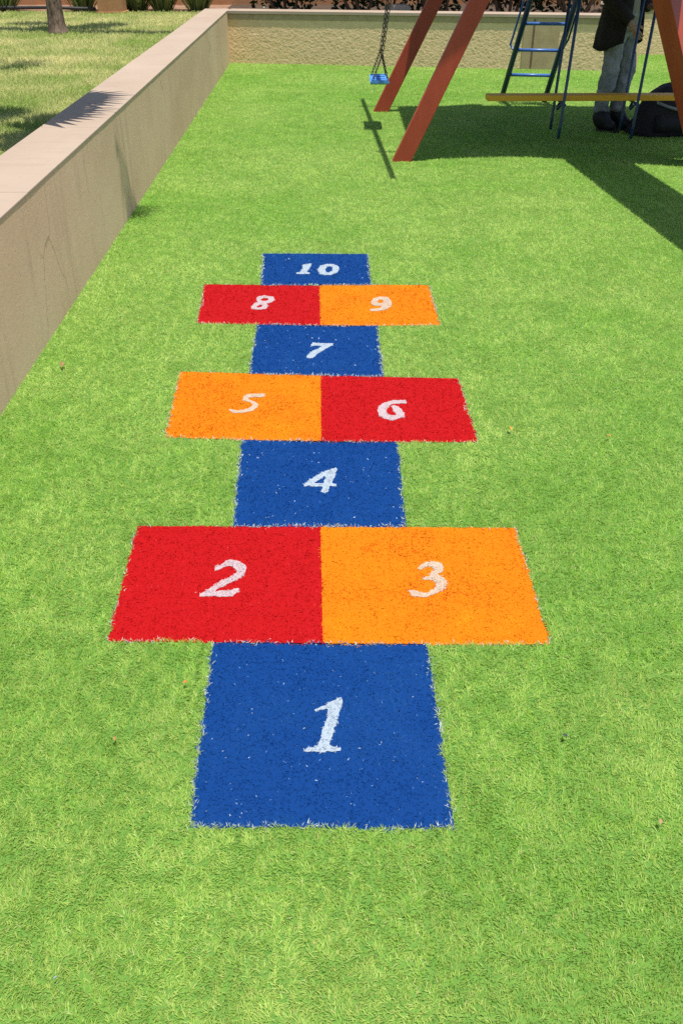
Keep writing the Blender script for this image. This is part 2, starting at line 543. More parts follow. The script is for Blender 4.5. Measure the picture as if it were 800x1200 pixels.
SQ_LABEL = {
    '1': 'largest blue square in front, painted on turf with white 1',
    '2': 'red square painted on turf with white 2, left of orange 3',
    '3': 'orange square painted on turf with white 3, right of red 2',
    '4': 'blue square painted on turf with white 4, above red 2 and orange 3',
    '5': 'orange square painted on turf with white 5, left of red 6',
    '6': 'red square painted on turf with white 6, right of orange 5',
    '7': 'blue square painted on turf with white 7 in the middle row',
    '8': 'red square painted on turf with white 8, left of orange 9',
    '9': 'orange square painted on turf with white 9, right of red 8',
    '10': 'farthest blue square painted on turf with white 10',
}


def hopscotch():
    for key, (cname, _) in SQ.items():
        P = SQG[key]; loops = DIGG[key]
        base = np.array(PAINT[cname])
        lo, hi = P.min(0) - .03, P.max(0) + .03
        x, y = scatter(lo[0], hi[0], lo[1], hi[1], 1.0)
        jx, jy = edge_jitter(x, y)
        k = in_poly(jx, jy, [P])
        x, y = x[k], y[k]
        jx, jy = x + (N1(x, y, .012) - .5) * .007, y + (N2(x, y, .012) - .5) * .007
        inside = np.zeros(len(x), bool)
        inside = in_poly(jx, jy, loops) if key != '10' else (in_poly(jx, jy, loops[:1]) | in_poly(jx, jy, loops[1:]))
        # inward distance to the border
        d = np.full(len(x), 9.0)
        for (ax, ay), (bx, by) in zip(P, np.roll(P, -1, 0)):
            l = math.hypot(bx - ax, by - ay)
            d = np.minimum(d, np.abs((bx - ax) * (y - ay) - (by - ay) * (x - ax)) / l)

        def make(name, x, y, colfn, parent, lift, Lr, sheet_loops, mat, wmul=1.0, extra=()):
            n = len(x)
            ws = wscale(y)
            L = rng.uniform(*Lr, n) * (1 + .2 * (ws - 1))
            W = rng.uniform(.0016, .0028, n) * ws * wmul
            az = N1(x, y, .04) * 4 * math.pi + rng.normal(0, 1.0, n)
            lean = np.clip(rng.normal(1.08, .18, n), .5, 1.4)
            V, F4, F3, C = blades(x, y, np.full(n, lift), L, W, az, lean, rng.uniform(.2, .6, n), colfn(n, x, y))
            for (V_, F4_, F3_, C_) in extra:
                b0 = len(V)
                V = np.concatenate([V, V_]); F4 = np.concatenate([F4, F4_ + b0]); F3 = np.concatenate([F3, F3_ + b0]); C = np.concatenate([C, C_])
            F3 = F3.tolist(); V = V.tolist(); C = C.tolist()
            if sheet_loops is not None:
                sv, st = flat_fill(sheet_loops, lift + .002)
                b0 = len(V)
                V += sv; F3 += [[i + b0 for i in t] for t in st]
                sc_ = colfn(1, np.array([P[:, 0].mean()]), np.array([P[:, 1].mean()]), True)[0]
                C += [[*sc_, 1]] * len(sv)
            cx, cy = P[:, 0].mean(), P[:, 1].mean()
            V = np.array(V, np.float32)
            if parent is None: V -= np.array([cx, cy, 0], np.float32)
            else: V -= np.array([parent.location.x, parent.location.y, 0], np.float32)
            me = np_mesh(name, V, F4, np.array(F3), np.array(C, np.float32))
            o = link(name, me, mat, parent)
            if parent is None: o.location = (cx, cy, 0)
            return o

        def paint(n, x, y, plain=False):
            c = np.repeat(base[None, :], n, 0)
            if plain: return c * .95
            c = c * rng.uniform(.84, 1.14, n)[:, None]
            v = (N4(x, y, .12) - .5)[:, None]
            if cname == 'orange':
                c = c * (1 + (v + (N1(x, y, .045) - .5)[:, None] * .6) * np.array([.16, .85, .3]))
            elif cname == 'blue':
                c = c + np.clip(v, 0, 1) * np.array([.015, .06, .08])
                r = rng.random(n)
                c[r < .010] = (.10, .24, .48)
                c[r < .002] = (.48, .58, .66)
                fl = N2(x, y, .020) + N3(x, y, .006) > 1.75
                c[fl] = (.38, .52, .66)
            else:
                r = rng.random(n)
                c[r < .006] = (.66, .06, .06)
                c[r < .0006] = (.7, .35, .33)
            return c

        def white(n, x, y, plain=False):
            tint = {'blue': (.50, .59, .67), 'red': (.64, .52, .54), 'orange': (.68, .54, .42)}[cname]
            c = np.repeat(np.array([tint]), n, 0)
            if plain: return c * (.84 if int(key) < 5 else .85)
            c = c * rng.uniform(.74, 1.16, n)[:, None] * (.86 + .28 * N3(x, y, .03))[:, None]
            r = rng.random(n)
            c[r < (.12 if int(key) < 5 else .05)] = base * .5 + np.array(tint) * .3
            return np.clip(c, 0, .9)

        def chalk(n, x, y, plain=False):
            c = np.repeat(np.array([[.60, .68, .62]]), n, 0)
            c = c * rng.uniform(.7, 1.12, n)[:, None]
            r = rng.random(n)
            c[r < .35] = np.array([.35, .5, .4]) * .6 + base * .4
            return np.clip(c, 0, .88)

        pk = ~inside
        # chalky outline: pale fibres along each outer border, following the ragged paint edge
        ex = []
        outer = {'2': (0, 2, 3), '3': (0, 1, 2), '5': (0, 2, 3), '6': (0, 1, 2), '8': (0, 2, 3), '9': (0, 1, 2)}.get(key, (0, 1, 2, 3))
        for i, ((ax, ay), (bx, by)) in enumerate(zip(P, np.roll(P, -1, 0))):
            if i not in outer: continue
            l = math.hypot(bx - ax, by - ay)
            m = int(l * ((560 if cname == 'blue' else 330) * (1.0 if i != 0 else .3)))
            t = rng.random(m)
            ext = .03 * (rng.random(m) < .06)
            t = t + np.where(rng.random(m) < .5, ext, -ext)
            off = rng.normal(.001, .003, m)
            nx, ny = (by - ay) / l, -(bx - ax) / l
            px_, py_ = ax + (bx - ax) * t + nx * off, ay + (by - ay) * t + ny * off
            kk = rng.random(m) < .2 + .9 * N1(px_, py_, .06)
            px_, py_ = px_[kk], py_[kk]; m = len(px_)
            qx, qy = edge_jitter(px_, py_)
            px_, py_ = 2 * px_ - qx, 2 * py_ - qy
            ws_ = wscale(py_)
            ex.append(blades(px_, py_, np.zeros(m), rng.uniform(.009, .016, m) * (1 + .2 * (ws_ - 1)), rng.uniform(.0012, .002, m) * ws_,
                             rng.uniform(0, 6.28, m), np.clip(rng.normal(.8, .3, m), .1, 1.3), rng.uniform(.1, .5, m), chalk(m, px_, py_)))
        s = make('hopscotch_square', x[pk], y[pk], paint, None, .0, (.006, .011), [P], M['paint_blade'], 1.2, ex)
        tag(s, SQ_LABEL[key], 'hopscotch square', 'squares of the painted hopscotch court')
        # white stencilled number: short dense fibres over a thin coat; one mesh per digit
        groups = [loops] if key != '10' else [loops[:1], loops[1:]]
        for ls in groups:
            gx, gy = x[in_poly(jx, jy, ls)], y[in_poly(jx, jy, ls)]
            gx = np.concatenate([gx] + [gx + rng.normal(0, .002, len(gx)) for _ in range(2)])
            gy = np.concatenate([gy] + [gy + rng.normal(0, .002, len(gy)) for _ in range(2)])
            far = int(key) >= 5
            if far:
                gx = np.concatenate([gx + rng.normal(0, .003, len(gx)) for _ in range(3)])
                gy = np.concatenate([gy + rng.normal(0, .003, len(gy)) for _ in range(3)])
            wx, wy = gx + (N1(gx, gy, .012) - .5) * .006, gy + (N2(gx, gy, .012) - .5) * .006
            k2 = in_poly(wx, wy, ls)
            e = (P[:, 1].mean() * CP + .9) / FPX * (.55 if far else .25)
            for ox, oy in ((e, 0), (-e, 0), (0, 1.6 * e), (0, -1.6 * e)):
                k2 &= in_poly(wx + ox, wy + oy, ls)
            make('number', gx[k2], gy[k2], white, s, .002, (.004, .007) if far else (.006, .010), [inset(l, (1 if q == 0 else -.4) * e * (1.1 if far else .5), (1 if q == 0 else -.4) * e * (1.6 if far else .8)) for q, l in enumerate(ls)], M['paint_blade'], .7)


hopscotch()

# ------------------------------------------------------------------ low plastered wall on the left
def left_wall():
    root = empty('low_wall', (wall_x(6.5) - .16, 6.5, 0))
    tag(root, 'long low tan plastered wall with pale flat top along the lawn', 'wall')
    inv = Matrix.Translation(-root.location)
    ya, yb = -2.0, 14.67
    T, H = .335, .67
    m = MB()
    ring = lambda y, x0, x1, z0, z1: [Vector((x0, y, z0)), Vector((x1, y, z0)), Vector((x1, y, z1)), Vector((x0, y, z1))]
    segs = np.linspace(ya, yb, 60)
    m.loft([[inv @ p for p in ring(y, wall_x(y) - T, wall_x(y) - .001 - rng.random() * .001, -.1, H - .014)] for y in segs])
    m.build('wall_body', M['plaster'], root)
    # coping slabs laid end to end
    m = MB()
    y = ya
    while y < yb + .3:
        y1 = min(y + 1.55, yb + .34)
        lo, hi = y + .0015, y1 - .0015
        dz = (rng.random() - .5) * .002
        m.loft([[inv @ p for p in ring(v, wall_x(v) - T - .012, wall_x(v) + .0012, H - .014, H + dz)] for v in (lo, hi)])
        y = y1
    o = m.build('coping', M['coping'], root, bevel=.003)
    return root


left_wall()

# ------------------------------------------------------------------ rough rendered wall at the back
def rough_face(width, height, nx, nz, seed):
    """front face grid with real relief, local x along the wall, -y to the front"""
    r2 = np.random.default_rng(seed)
    xs = np.linspace(0, width, nx); zs = np.linspace(-.05, height, nz)
    X, Z = np.meshgrid(xs, zs)
    A, B = make_noise(seed), make_noise(seed + 9)
    d = A(X, Z * 1.2, .026) * .0022 + B(X, Z * 1.3, .014) * .0030 + A(X + 7, Z, .15) * .0015 + r2.random(X.shape) * .0012
    V = np.stack([X.ravel(), -d.ravel(), Z.ravel()], 1)
    i = np.arange(nx * nz).reshape(nz, nx)
    F = np.stack([i[:-1, :-1].ravel(), i[:-1, 1:].ravel(), i[1:, 1:].ravel(), i[1:, :-1].ravel()], 1)
    return V, F


def back_wall(name, label, p0, p1, H, seed, pier=None, over=.026):
    p0, p1 = Vector(p0), Vector(p1)
    d = p1 - p0; W = d.length
    root = empty(name, p0, math.atan2(d.y, d.x))
    tag(root, label, 'wall')
    nx, nz = int(W / .008), int(H / .008)
    V, F = rough_face(W, H - .11, nx, nz, seed)
    # closed body behind the relief
    b = len(V)
    bx = np.array([(0, .0, -.05), (W, .0, -.05), (W, .30, -.05), (0, .30, -.05), (0, 0, H - .05), (W, 0, H - .05), (W, .30, H - .05), (0, .30, H - .05)])
    V = np.concatenate([V, bx])
    F = np.concatenate([F, np.array([(4, 7, 6, 5), (1, 2, 6, 5), (2, 3, 7, 6), (0, 4, 7, 3)]) + b])
    link('rough_face', np_mesh('rough_face', V, F), M['rough'], root)
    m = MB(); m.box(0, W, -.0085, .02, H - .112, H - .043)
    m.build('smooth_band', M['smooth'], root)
    m = MB()
    m.box(-.02, W + .02, -over, .34, H - .04, H)
    m.build('coping', M['coping'], root, bevel=.004)
    if pier:
        x0, x1 = pier
        m = MB(); m.box(x0, x1, -.016, .02, -.05, H - .042)
        pr = m.build('pier', M['smooth'], root, bevel=.004)
        m = MB(); m.box(x0 + .12, x0 + .145, -.0185, .02, .02, H - .06)
        m.build('joint', M['stem'], pr)
    return root


B0 = Vector((-1.605, 14.67, 0)); B1 = Vector((3.9, 13.80, 0))
back_wall('garden_wall', 'low wall of rough ochre render behind the swing, joining the tan wall', B0, B1, .67, 21, pier=(4.12, 4.60))
back_wall('garden_wall', 'set back stretch of rough ochre wall behind the red right leg', (3.95, 15.66, 0), (11, 15.66, 0), .67, 33)
m = MB(); m.box(3.9, 4.05, 13.98, 15.64, -.05, .63)
o = m.build('return_wall', M['rough'])
tag(o, 'short return wall joining the two ochre walls behind the person', 'wall')

# ------------------------------------------------------------------ lawn terrace and beds
LZ = .5
lx = lambda y: wall_x(y) - .33
o = sheet('lawn', [(-40, -3), (lx(-3), -3), (lx(15.0), 15.0), (lx(15.0), 16.7), (-40, 16.7)], LZ, M['lawn_base'])
tag(o, 'sunlit yellow green lawn beyond the low wall', 'lawn')
o = sheet('soil_bed', [(-40, 16.7), (lx(15.0), 16.7), (lx(15), 19), (-40, 19)], LZ - .01, M['soil'])
tag(o, 'reddish soil bed at the far edge of the lawn', 'soil')
o = sheet('planting_bed', [(lx(15) + .002, 14.95), (3.9, 14.09), (3.9, 15.98), (11, 15.98), (11, 19), (lx(15) + .002, 19)], LZ - .005, M['dark_soil'])
tag(o, 'dark soil bed under the hedge behind the ochre wall', 'soil')


def lawn_blades():
    n = 190000
    y = rng.uniform(4.3, 16.75, n)
    k = rng.random(n) < np.minimum(1, (6.5 / y) ** 1.1)
    y = y[k]; n = len(y)
    xl = -.37 * (y * CP + .62) - .9
    xr = wall_x(y) - .35
    x = xl + (xr - xl) * rng.random(n)
    k = x < xr
    x, y = x[k], y[k]; n = len(x)
    ws = (y / 6.5) ** .7
    L = rng.uniform(.025, .06, n); W = rng.uniform(.003, .0055, n) * ws
    az = rng.uniform(0, 2 * math.pi, n)
    lean = np.clip(rng.normal(.65, .35, n), .05, 1.3)
    t = np.clip(rng.normal(.5, .22, n) + (N1(x, y, .35) - .5) * .8 + (N2(x, y, 1.5) - .5) * .5, 0, 1)[:, None]
    col = np.array([.25, .39, .07]) * (1 - t) + np.array([.70, .66, .30]) * t
    col *= rng.uniform(.75, 1.15, n)[:, None]
    V, F4, F3, C = blades(x, y, np.full(n, LZ), L, W, az, lean, rng.uniform(.1, .8, n), col)
    o = link('lawn_grass', np_mesh('lawn_grass', V, F4, F3, C), M['blade'])
    tag(o, 'dry yellow green grass blades of the lawn', 'grass', kind='stuff')


lawn_blades()

# brown boundary wall, pillar, pipe
m = MB(); m.box(-14, 12, 18.6, 18.85, 0, 2.3)
m.box(-14, 12, 18.57, 18.88, 2.3, 2.38)
o = m.build('boundary_wall', M['terracotta'])
tag(o, 'orange brown boundary wall behind the plants at the far end', 'wall')
pp = at(129.5, 16.5, LZ)
pr = empty('brown_pillar', (pp.x, pp.y + .2, LZ - .02)); tag(pr, 'square brown masonry pillar at the edge of the lawn', 'pillar')
m = MB(); m.box(-.19, .19, -.19, .19, 0, 1.25); m.build('shaft', M['pillar'], pr, bevel=.006)
m = MB(); m.box(-.23, .23, -.23, .23, 1.25, 1.32); m.build('cap', M['coping'], pr, bevel=.006)
m = MB(); m.box(-.215, .215, -.215, .215, 0, .05); m.build('base', M['pillar'], pr, bevel=.004)
pa, pb = at(4, 9, LZ + .06), at(112, 10.5, LZ + .06)
m = MB(); m.tube([(pa.x - 1, pa.y, .56), (pa.x, pa.y + .02, .56), ((pa.x + pb.x) / 2, pa.y - .03, .565), (pb.x, pb.y, .56)], .024, 8)
o = m.build('hose_pipe', M['pipe'], smooth=True); tag(o, 'thin dark pipe lying along the soil behind the tree trunk', 'pipe')
sl = at(468, 7.5, .70)
m = MB(); m.box(-.17, .17, -.10, .10, 0, .06); m.box(-.15, .13, -.08, .09, .0, .2 - .135)
o = m.build('stone_slab', M['pale_stone'], bevel=.006); o.location = (sl.x, sl.y + .4, .655); o.rotation_euler = (0, 0, .05)
o.location.z = LZ - .005
o.scale = (1, 1, 3.2)
tag(o, 'pale pinkish stone block behind the ochre wall beside the swing chains', 'stone')


# ------------------------------------------------------------------ vegetation
def leaf_cloud(clumps, per, size, flat=.6):
    """clumps [(x,y,z,rx,ry,rz)]; folded leaf quads filling the clumps"""
    Vs, Fs = [], []
    off = 0
    for (cx, cy, cz, rx, ry, rz) in clumps:
        n = per
        d = rng.normal(size=(n, 3)); d /= np.linalg.norm(d, axis=1)[:, None]
        r = rng.random(n) ** .45
        p = d * r[:, None] * np.array([rx, ry, rz]) + np.array([cx, cy, cz])
        t = rng.normal(size=(n, 3)) * np.array([1, 1, flat]); t /= np.linalg.norm(t, axis=1)[:, None]
        s = np.cross(t, rng.normal(size=(n, 3)) * np.array([.5, .5, 1])); s /= np.linalg.norm(s, axis=1)[:, None] + 1e-9
        L = size * rng.uniform(.6, 1.3, n)[:, None]
        q = np.stack([p - t * L * .5, p + s * L * .24, p + t * L * .5, p - s * L * .24], 1)
        Vs.append(q.reshape(-1, 3))
        Fs.append(np.arange(n * 4).reshape(n, 4) + off); off += n * 4
    return np.concatenate(Vs), np.concatenate(Fs)


def limb(m, p0, p1, r0, r1, n=7, wob=.06):
    p0, p1 = Vector(p0), Vector(p1)
    pts, rad = [], []
    for i in range(n):
        t = i / (n - 1)
        p = p0.lerp(p1, t)
        w = wob * math.sin(math.pi * t)
        p += Vector((random.uniform(-w, w), random.uniform(-w, w), random.uniform(-w, w) * .5))
        pts.append(p); rad.append(r0 + (r1 - r0) * t)
    m.tube(pts, rad, 9)


def lawn_tree():
    b = at(68.5, 40, LZ)
    root = empty('garden_tree', b)
    tag(root, 'small tree with rough grey brown trunk on the lawn', 'tree')
    m = MB()
    path, rad = [], []
    for i, (z, r) in enumerate(((-.05, .15), (.03, .128), (.12, .108), (.3, .096), (.6, .092), (1.0, .09), (1.5, .085), (1.9, .08))):
        path.append((.01 * z + .006 * math.sin(i * 2), .01 * math.sin(i * 1.3), z)); rad.append(r)
    m.tube(path, rad, 14)
    top = Vector((-.03, 0, 1.85))
    ends = [(-.9, .1, 2.9), (.9, -.05, 2.9), (.3, .6, 3.1), (-.4, -.5, 3.0), (1.2, -.4, 2.8), (-.35, .7, 2.7)]
    for e in ends: limb(m, top, e, .05, .012)
    m.build('trunk', M['bark'], root, smooth=True)
    cl = [(-1.1, -.05, 2.9, .55, .32, .35), (-.5, .1, 3.1, .35, .28, .3), (.55, .3, 2.9, .42, .42, .35), (1.05, -.25, 2.85, .5, .22, .3), (1.5, -.3, 2.8, .4, .2, .25),
          (.75, .75, 3.0, .35, .3, .3), (-.3, .9, 3.2, .4, .3, .3), (-1.7, .0, 2.9, .45, .2, .3), (.2, 0.25, 3.6, .35, .2, .3)]
    V, F = leaf_cloud(cl + [(.02, .1, 3.0, .3, .3, .3)], 420, .12)
    link('crown', np_mesh('crown', V, F), M['tree_leaf'], root)


lawn_tree()


def fan_palm(loc, fronds, label, reach=()):
    root = empty('fan_palm', loc)
    tag(root, label, 'palm')
    m = MB()
    m.tube([(0, 0, -.05), (0, .01, .3), (.01, 0, .8), (0, 0, 1.35)], [.13, .11, .10, .09], 12)
    m.build('trunk', M['bark'], root, smooth=True)
    for (az, ln, rise, size) in list(fronds) + list(reach):
        out = (az, ln, rise, size) in reach
        d = Vector((math.cos(az), math.sin(az), 0))
        s = Vector((-d.y, d.x, 0))
        base = Vector((0, 0, 1.32))
        pts = [base + d * (ln * t) + Vector((0, 0, rise * math.sin(t * 1.9))) for t in np.linspace(0, 1, 7)]
        m = MB(); m.tube(pts, [.005] * 7 if out else [.012] * 5 + [.009, .006], 5)
        tip = pts[-1]
        K = 13 if out else 26
        for k in range(K):
            a = R(-85 + 170 * k / (K - 1)) if out else R(-125 + 250 * k / (K - 1))
            u = d * math.cos(a) + s * math.sin(a)
            l = size * (.78 + .22 * math.cos(a)) * random.uniform(.85, 1.08)
            w = Vector((-u.y, u.x, 0)) * size * (.042 if out else .088)
            up = Vector((0, 0, .03))
            p1 = tip + u * l * .55 + Vector((0, 0, -.06 * l))
            p2 = tip + u * l + Vector((0, 0, -.3 * l))
            m.add([tip, p1 - w, p1 + up, p1 + w, p2], [(0, 1, 2), (0, 2, 3), (1, 4, 2), (2, 4, 3)])
        m.build('frond', M['palm_leaf'], root)
    return root


PALM = Vector((-2.85, 6.25, LZ))
fan_palm(PALM, [(R(-15), 1.08, .35, .58), (R(17), 1.10, .35, .58), (R(1), .98, .40, .60), (R(-62), .8, .4, .5), (R(52), .8, .45, .45), (R(100), .9, .35, .5), (R(150), .9, .3, .5),
                (R(200), .9, .35, .5), (R(250), .9, .35, .5), (R(20), .45, .75, .45), (R(140), .4, .8, .45), (R(260), .4, .8, .45)], 'fan palm on the lawn whose fronds shade the low wall', [(R(-3), 1.69, .42, .25), (R(-7), 1.66, .38, .21)])
fan_palm((-4.55, 9.75, LZ), [(R(5), 1.0, .4, .5), (R(80), .9, .4, .5), (R(150), .9, .4, .5), (R(220), .9, .4, .5), (R(290), .6, .6, .5)], 'unseen fan palm added to cast the lawn shadow patch short of the tree', [(R(2), 1.52, .40, .50), (R(-8), 1.50, .44, .40)])  # invented palm out of view, placed so its fronds darken the lawn patch


def strappy(loc, n, h, spread, label):
    Vs, Fs = [], []
    for i in range(n):
        az = random.uniform(0, 2 * math.pi); le = h * random.uniform(.65, 1.15)
        out = spread * random.uniform(.2, 1.0)
        w = random.uniform(.010, .018)
        d = Vector((math.cos(az), math.sin(az), 0)); s = Vector((-d.y, d.x, 0))
        b0 = len(Vs)
        bx = random.uniform(.02, .16) if n > 100 else .03
        for t in (0, .3, .6, .85, 1):
            z = le * (t - .38 * t ** 3 * (out / spread))
            p = d * (out * t ** .95 + bx) + Vector((0, 0, z))
            ww = w * (1 - t ** 3)
            Vs += [p - s * ww, p + s * ww]
        for k in range(4):
            Fs.append((b0 + 2 * k, b0 + 2 * k + 1, b0 + 2 * k + 3, b0 + 2 * k + 2))
    me = np_mesh('strap_leaved_plant', np.array([tuple(v) for v in Vs]), np.array(Fs))
    o = link('strap_leaved_plant', me, M['strap_leaf']); o.location = loc
    tag(o, label, 'plant', 'strap leaved plants at the edge of the lawn')


for px, lab, n, h, sp in ((4, 'leafy plant clump at the far left edge of the lawn', 60, .75, .4),
                          (97, 'strap leaved plant clump between the tree trunk and the brown pillar', 55, .7, .33),
                          (160, 'strap leaved plant clump just right of the brown pillar', 60, .7, .33),
                          (190, 'upright strap leaved plant, middle one right of the brown pillar', 60, .8, .3),
                          (232, 'strap leaved plant clump nearest the wall corner', 60, .7, .34)):
    q = at(px, 12.5, LZ)
    strappy((q.x, q.y + .1, LZ - .02), n * 3, h, sp * 1.5, lab)


def hedge_shrub(loc, h, label):
    root = empty('hedge_shrub', loc); tag(root, label, 'shrub', 'dark shrubs behind the ochre wall')
    m = MB()
    for k in range(5):
        a = random.uniform(0, 6.28)
        limb(m, (math.cos(a) * .10, math.sin(a) * .10, -.03), (math.cos(a) * .45, math.sin(a) * .4, h * .7), .026, .01, 6, .05)
    m.build('stems', M['stem'], root, smooth=True)
    cl = []
    for k in range(9):
        cl.append((random.uniform(-.55, .55), random.uniform(-.35, .45), random.uniform(.5, h), .42, .36, .30))
    cl.append((0, -.45, .62, .55, .2, .22)); cl.append((0, .3, .3, .6, .3, .28)); cl.append((0.1, .2, h, .6, .5, .3))
    V, F = leaf_cloud(cl, 330, .11, 1.0)
    link('foliage', np_mesh('foliage', V, F), M['hedge_leaf'], root)


SH = [(-.85, 'leftmost dark shrub behind the ochre wall beside the wall corner'), (.25, 'dark shrub behind the ochre wall left of the swing chains'),
      (1.35, 'dark shrub behind the ochre wall between the two red left legs'), (2.4, 'dark shrub behind the ochre wall behind the blue ladder'),
      (3.3, 'dark shrub behind the ochre wall left of the person')]
for x, lab in SH:
    yw = 14.67 - (x + 1.6) * .158
    hedge_shrub((x, yw + 1.05, LZ), 1.25 + random.uniform(-.1, .2), lab)
hedge_shrub((4.9, 16.9, LZ), 1.3, 'dark shrub behind the set back wall, right of the person')
hedge_shrub((6.2, 16.9, LZ), 1.3, 'dark shrub behind the set back wall at the right edge')

# ------------------------------------------------------------------ play frame
FY, BY = 8.10, 10.55
frame = empty('play_frame', (1.79, 9.3, 0))
tag(frame, 'red wooden A frame play tower with deck, roof and blue ladder', 'play tower')
finv = Matrix.Translation(-frame.location)
F_ = lambda p: finv @ Vector(p)
APX, APZ = 1.79, 2.78
LW, LD = .142, .07


def leg(foot, top, side, w, d):
    foot, top = Vector(foot), Vector(top)
    a = (foot - top).normalized()
    m = MB(); m.beam(F_(foot + a * .06), F_(top - a * .12), side, w, d)
    return m.build('leg', M['red'], frame, bevel=.004)


leg((.500, FY, 0), (APX + .02, FY, APZ), (1, 0, 0), LW, LD)
leg((.415, BY, 0), (APX + .02, BY, APZ), (1, 0, 0), LW, LD)
# right legs, near one twisted about its own axis
tw = R(45)
leg((3.02, FY - .14, 0), (APX + .02, FY - .06, APZ), (math.cos(tw), -math.sin(tw), 0), .15, .26)
leg((2.95, BY + .075, 0), (2.45, BY + .075, APZ + .05), (1, 0, 0), LW, LD)

# cross bars reaching out to the swing beam
BH = 2.36
beam_a, beam_b = Vector((.71, 7.08, BH)), Vector((.54, 11.05, BH))
for yv in (FY + .02, BY - .02):
    m = MB(); m.tube([F_((beam_a.lerp(beam_b, (yv - beam_a.y) / (beam_b.y - beam_a.y)).x - .07, yv, BH - .045)), F_((2.75, yv, BH - .045))], .022, 10)
    m.build('cross_bar', M['blue_metal'], frame, smooth=True)
m = MB(); m.tube([F_(beam_a), F_(beam_b)], .024, 10)
m.build('swing_beam', M['blue_metal'], frame, smooth=True)
# roof
m = MB()
ya, yb = 7.80, 10.47
EL, ER, EH, RX, RH = .93, 3.75, 2.44, 1.79, 3.05
for (xa, za, xb, zb) in ((EL, EH, RX, RH), (RX, RH, ER, EH)):
    m.add([F_(p) for p in ((xa, ya, za), (xb, ya, zb), (xb, yb, zb), (xa, yb, za), (xa, ya, za + .03), (xb, ya, zb + .03), (xb, yb, zb + .03), (xa, yb, za + .03))],
          [(0, 3, 2, 1), (4, 5, 6, 7), (0, 1, 5, 4), (1, 2, 6, 5), (2, 3, 7, 6), (3, 0, 4, 7)])
m.build('roof', M['roof'], frame)
# deck
m = MB()
DH = 1.47
for i in range(8):
    y0 = 8.16 + i * .115
    m.box(1.02, 2.62, y0, y0 + .108, DH, DH + .03, finv)
for i in range(13):
    y0 = 8.16 + .92 + i * .115
    m.box(1.02, 2.16, y0, y0 + .108, DH, DH + .03, finv)
m.box(1.05, 1.11, 8.17, 10.55, DH - .07, DH - .001, finv); m.box(2.08, 2.14, 8.17, 10.55, DH - .07, DH - .001, finv)
m.box(2.15, 2.60, 8.60, 8.66, DH - .07, DH - .001, finv); m.box(2.15, 2.60, 8.94, 9.0, DH - .07, DH - .001, finv)
m.box(1.12, 2.07, 8.60, 8.66, DH - .07, DH - .001, finv); m.box(1.12, 2.07, 8.94, 9.0, DH - .07, DH - .001, finv)
m.build('deck', M['deck'], frame)
# slide out of the front of the deck
prof = [(8.16, 1.60), (7.8, 1.58), (7.4, 1.50), (6.9, 1.41), (6.4, 1.33), (5.9, 1.17), (5.4, .97), (4.8, .72), (4.2, .48), (3.7, .30), (3.3, .22), (3.0, .21)]
rings = []
for (y, z) in prof:
    xl = 1.92 + .10 * z + (8.1 - y) * .068
    xr = xl + .52
    rings.append([F_(p) for p in ((xl, y, z - .02), (xr, y, z - .02), (xr, y, z + .14), (xr - .03, y, z + .14), (xr - .03, y, z), (xl + .03, y, z), (xl + .03, y, z + .14), (xl, y, z + .14))])
m = MB(); m.loft(rings)
sld = m.build('slide', M['slide'], frame)
for xo in (.05, .47):
    m = MB()
    m.tube([F_((1.95 + (8.1 - 3.2) * .068 + xo, 3.2, -.02)), F_((1.95 + (8.1 - 3.2) * .068 + xo, 3.2, .195))], .02, 8)
    m.build('slide_foot', M['blue_metal'], sld)

# ladder at the back
def L_(px, py, y):
    d = Vector(((px - 400) / FPX, CP - (py - 600) / FPX * SP, -SP - (py - 600) / FPX * CP))
    t = y / d.y
    return Vector((d.x * t, y, CAM_H + d.z * t))


lf, rf = at(586.5, 118), at(637, 119.5)
lad = MB()
lt = Vector((lf.x + .245, 10.68, 1.62)); rt = Vector((rf.x + .245, 10.68, 1.62))
lad.tube([F_(lf), F_(lt)], .030, 10)
ladder = lad.build('ladder', M['blue_metal'], frame, smooth=True)
lad = MB(); lad.tube([F_(rf), F_(rt)], .030, 10); lad.build('rail', M['blue_metal'], ladder, smooth=True)
for h in (.28, .535, .795, 1.055, 1.315):
    t = h / 1.62
    a, b = lf.lerp(lt, t), rf.lerp(rt, t)
    m = MB(); m.tube([F_(a), F_(b)], .0165, 10); m.build('rung', M['blue_rung'], ladder, smooth=True)
for sgn, f0, t0 in ((-1, lf, lt), (1, rf, rt)):
    p = f0.lerp(t0, .535 / 1.62)
    o_ = Vector((sgn * .055, .05, 0))
    q = f0.lerp(t0, .64 / 1.62); e = f0.lerp(t0, 1.0 / 1.62); e2 = f0.lerp(t0, 1.5 / 1.62)
    m = MB(); m.tube([F_(p), F_(p + o_ * .6 + Vector((0, 0, .01))), F_(p + o_ + Vector((0, 0, .05))), F_(q + o_ * 1.1), F_(e + o_ * 1.0), F_(e2 + o_), F_(e2 + o_ * .4 + Vector((0, 0, .08)))], .011, 8)
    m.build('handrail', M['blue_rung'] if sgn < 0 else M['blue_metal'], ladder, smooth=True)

# ------------------------------------------------------------------ swing
def link_ring(m, c, axis, side, L=.044, w=.022, r=.0036):
    axis, side = Vector(axis).normalized(), Vector(side)
    side = (side - axis * side.dot(axis)).normalized()
    pts = []
    for k in range(10):
        a = 2 * math.pi * k / 10
        pts.append(Vector(c) + axis * (math.sin(a) * L / 2) + side * (math.cos(a) * w / 2))
    m.tube(pts, r, 5, closed=True)


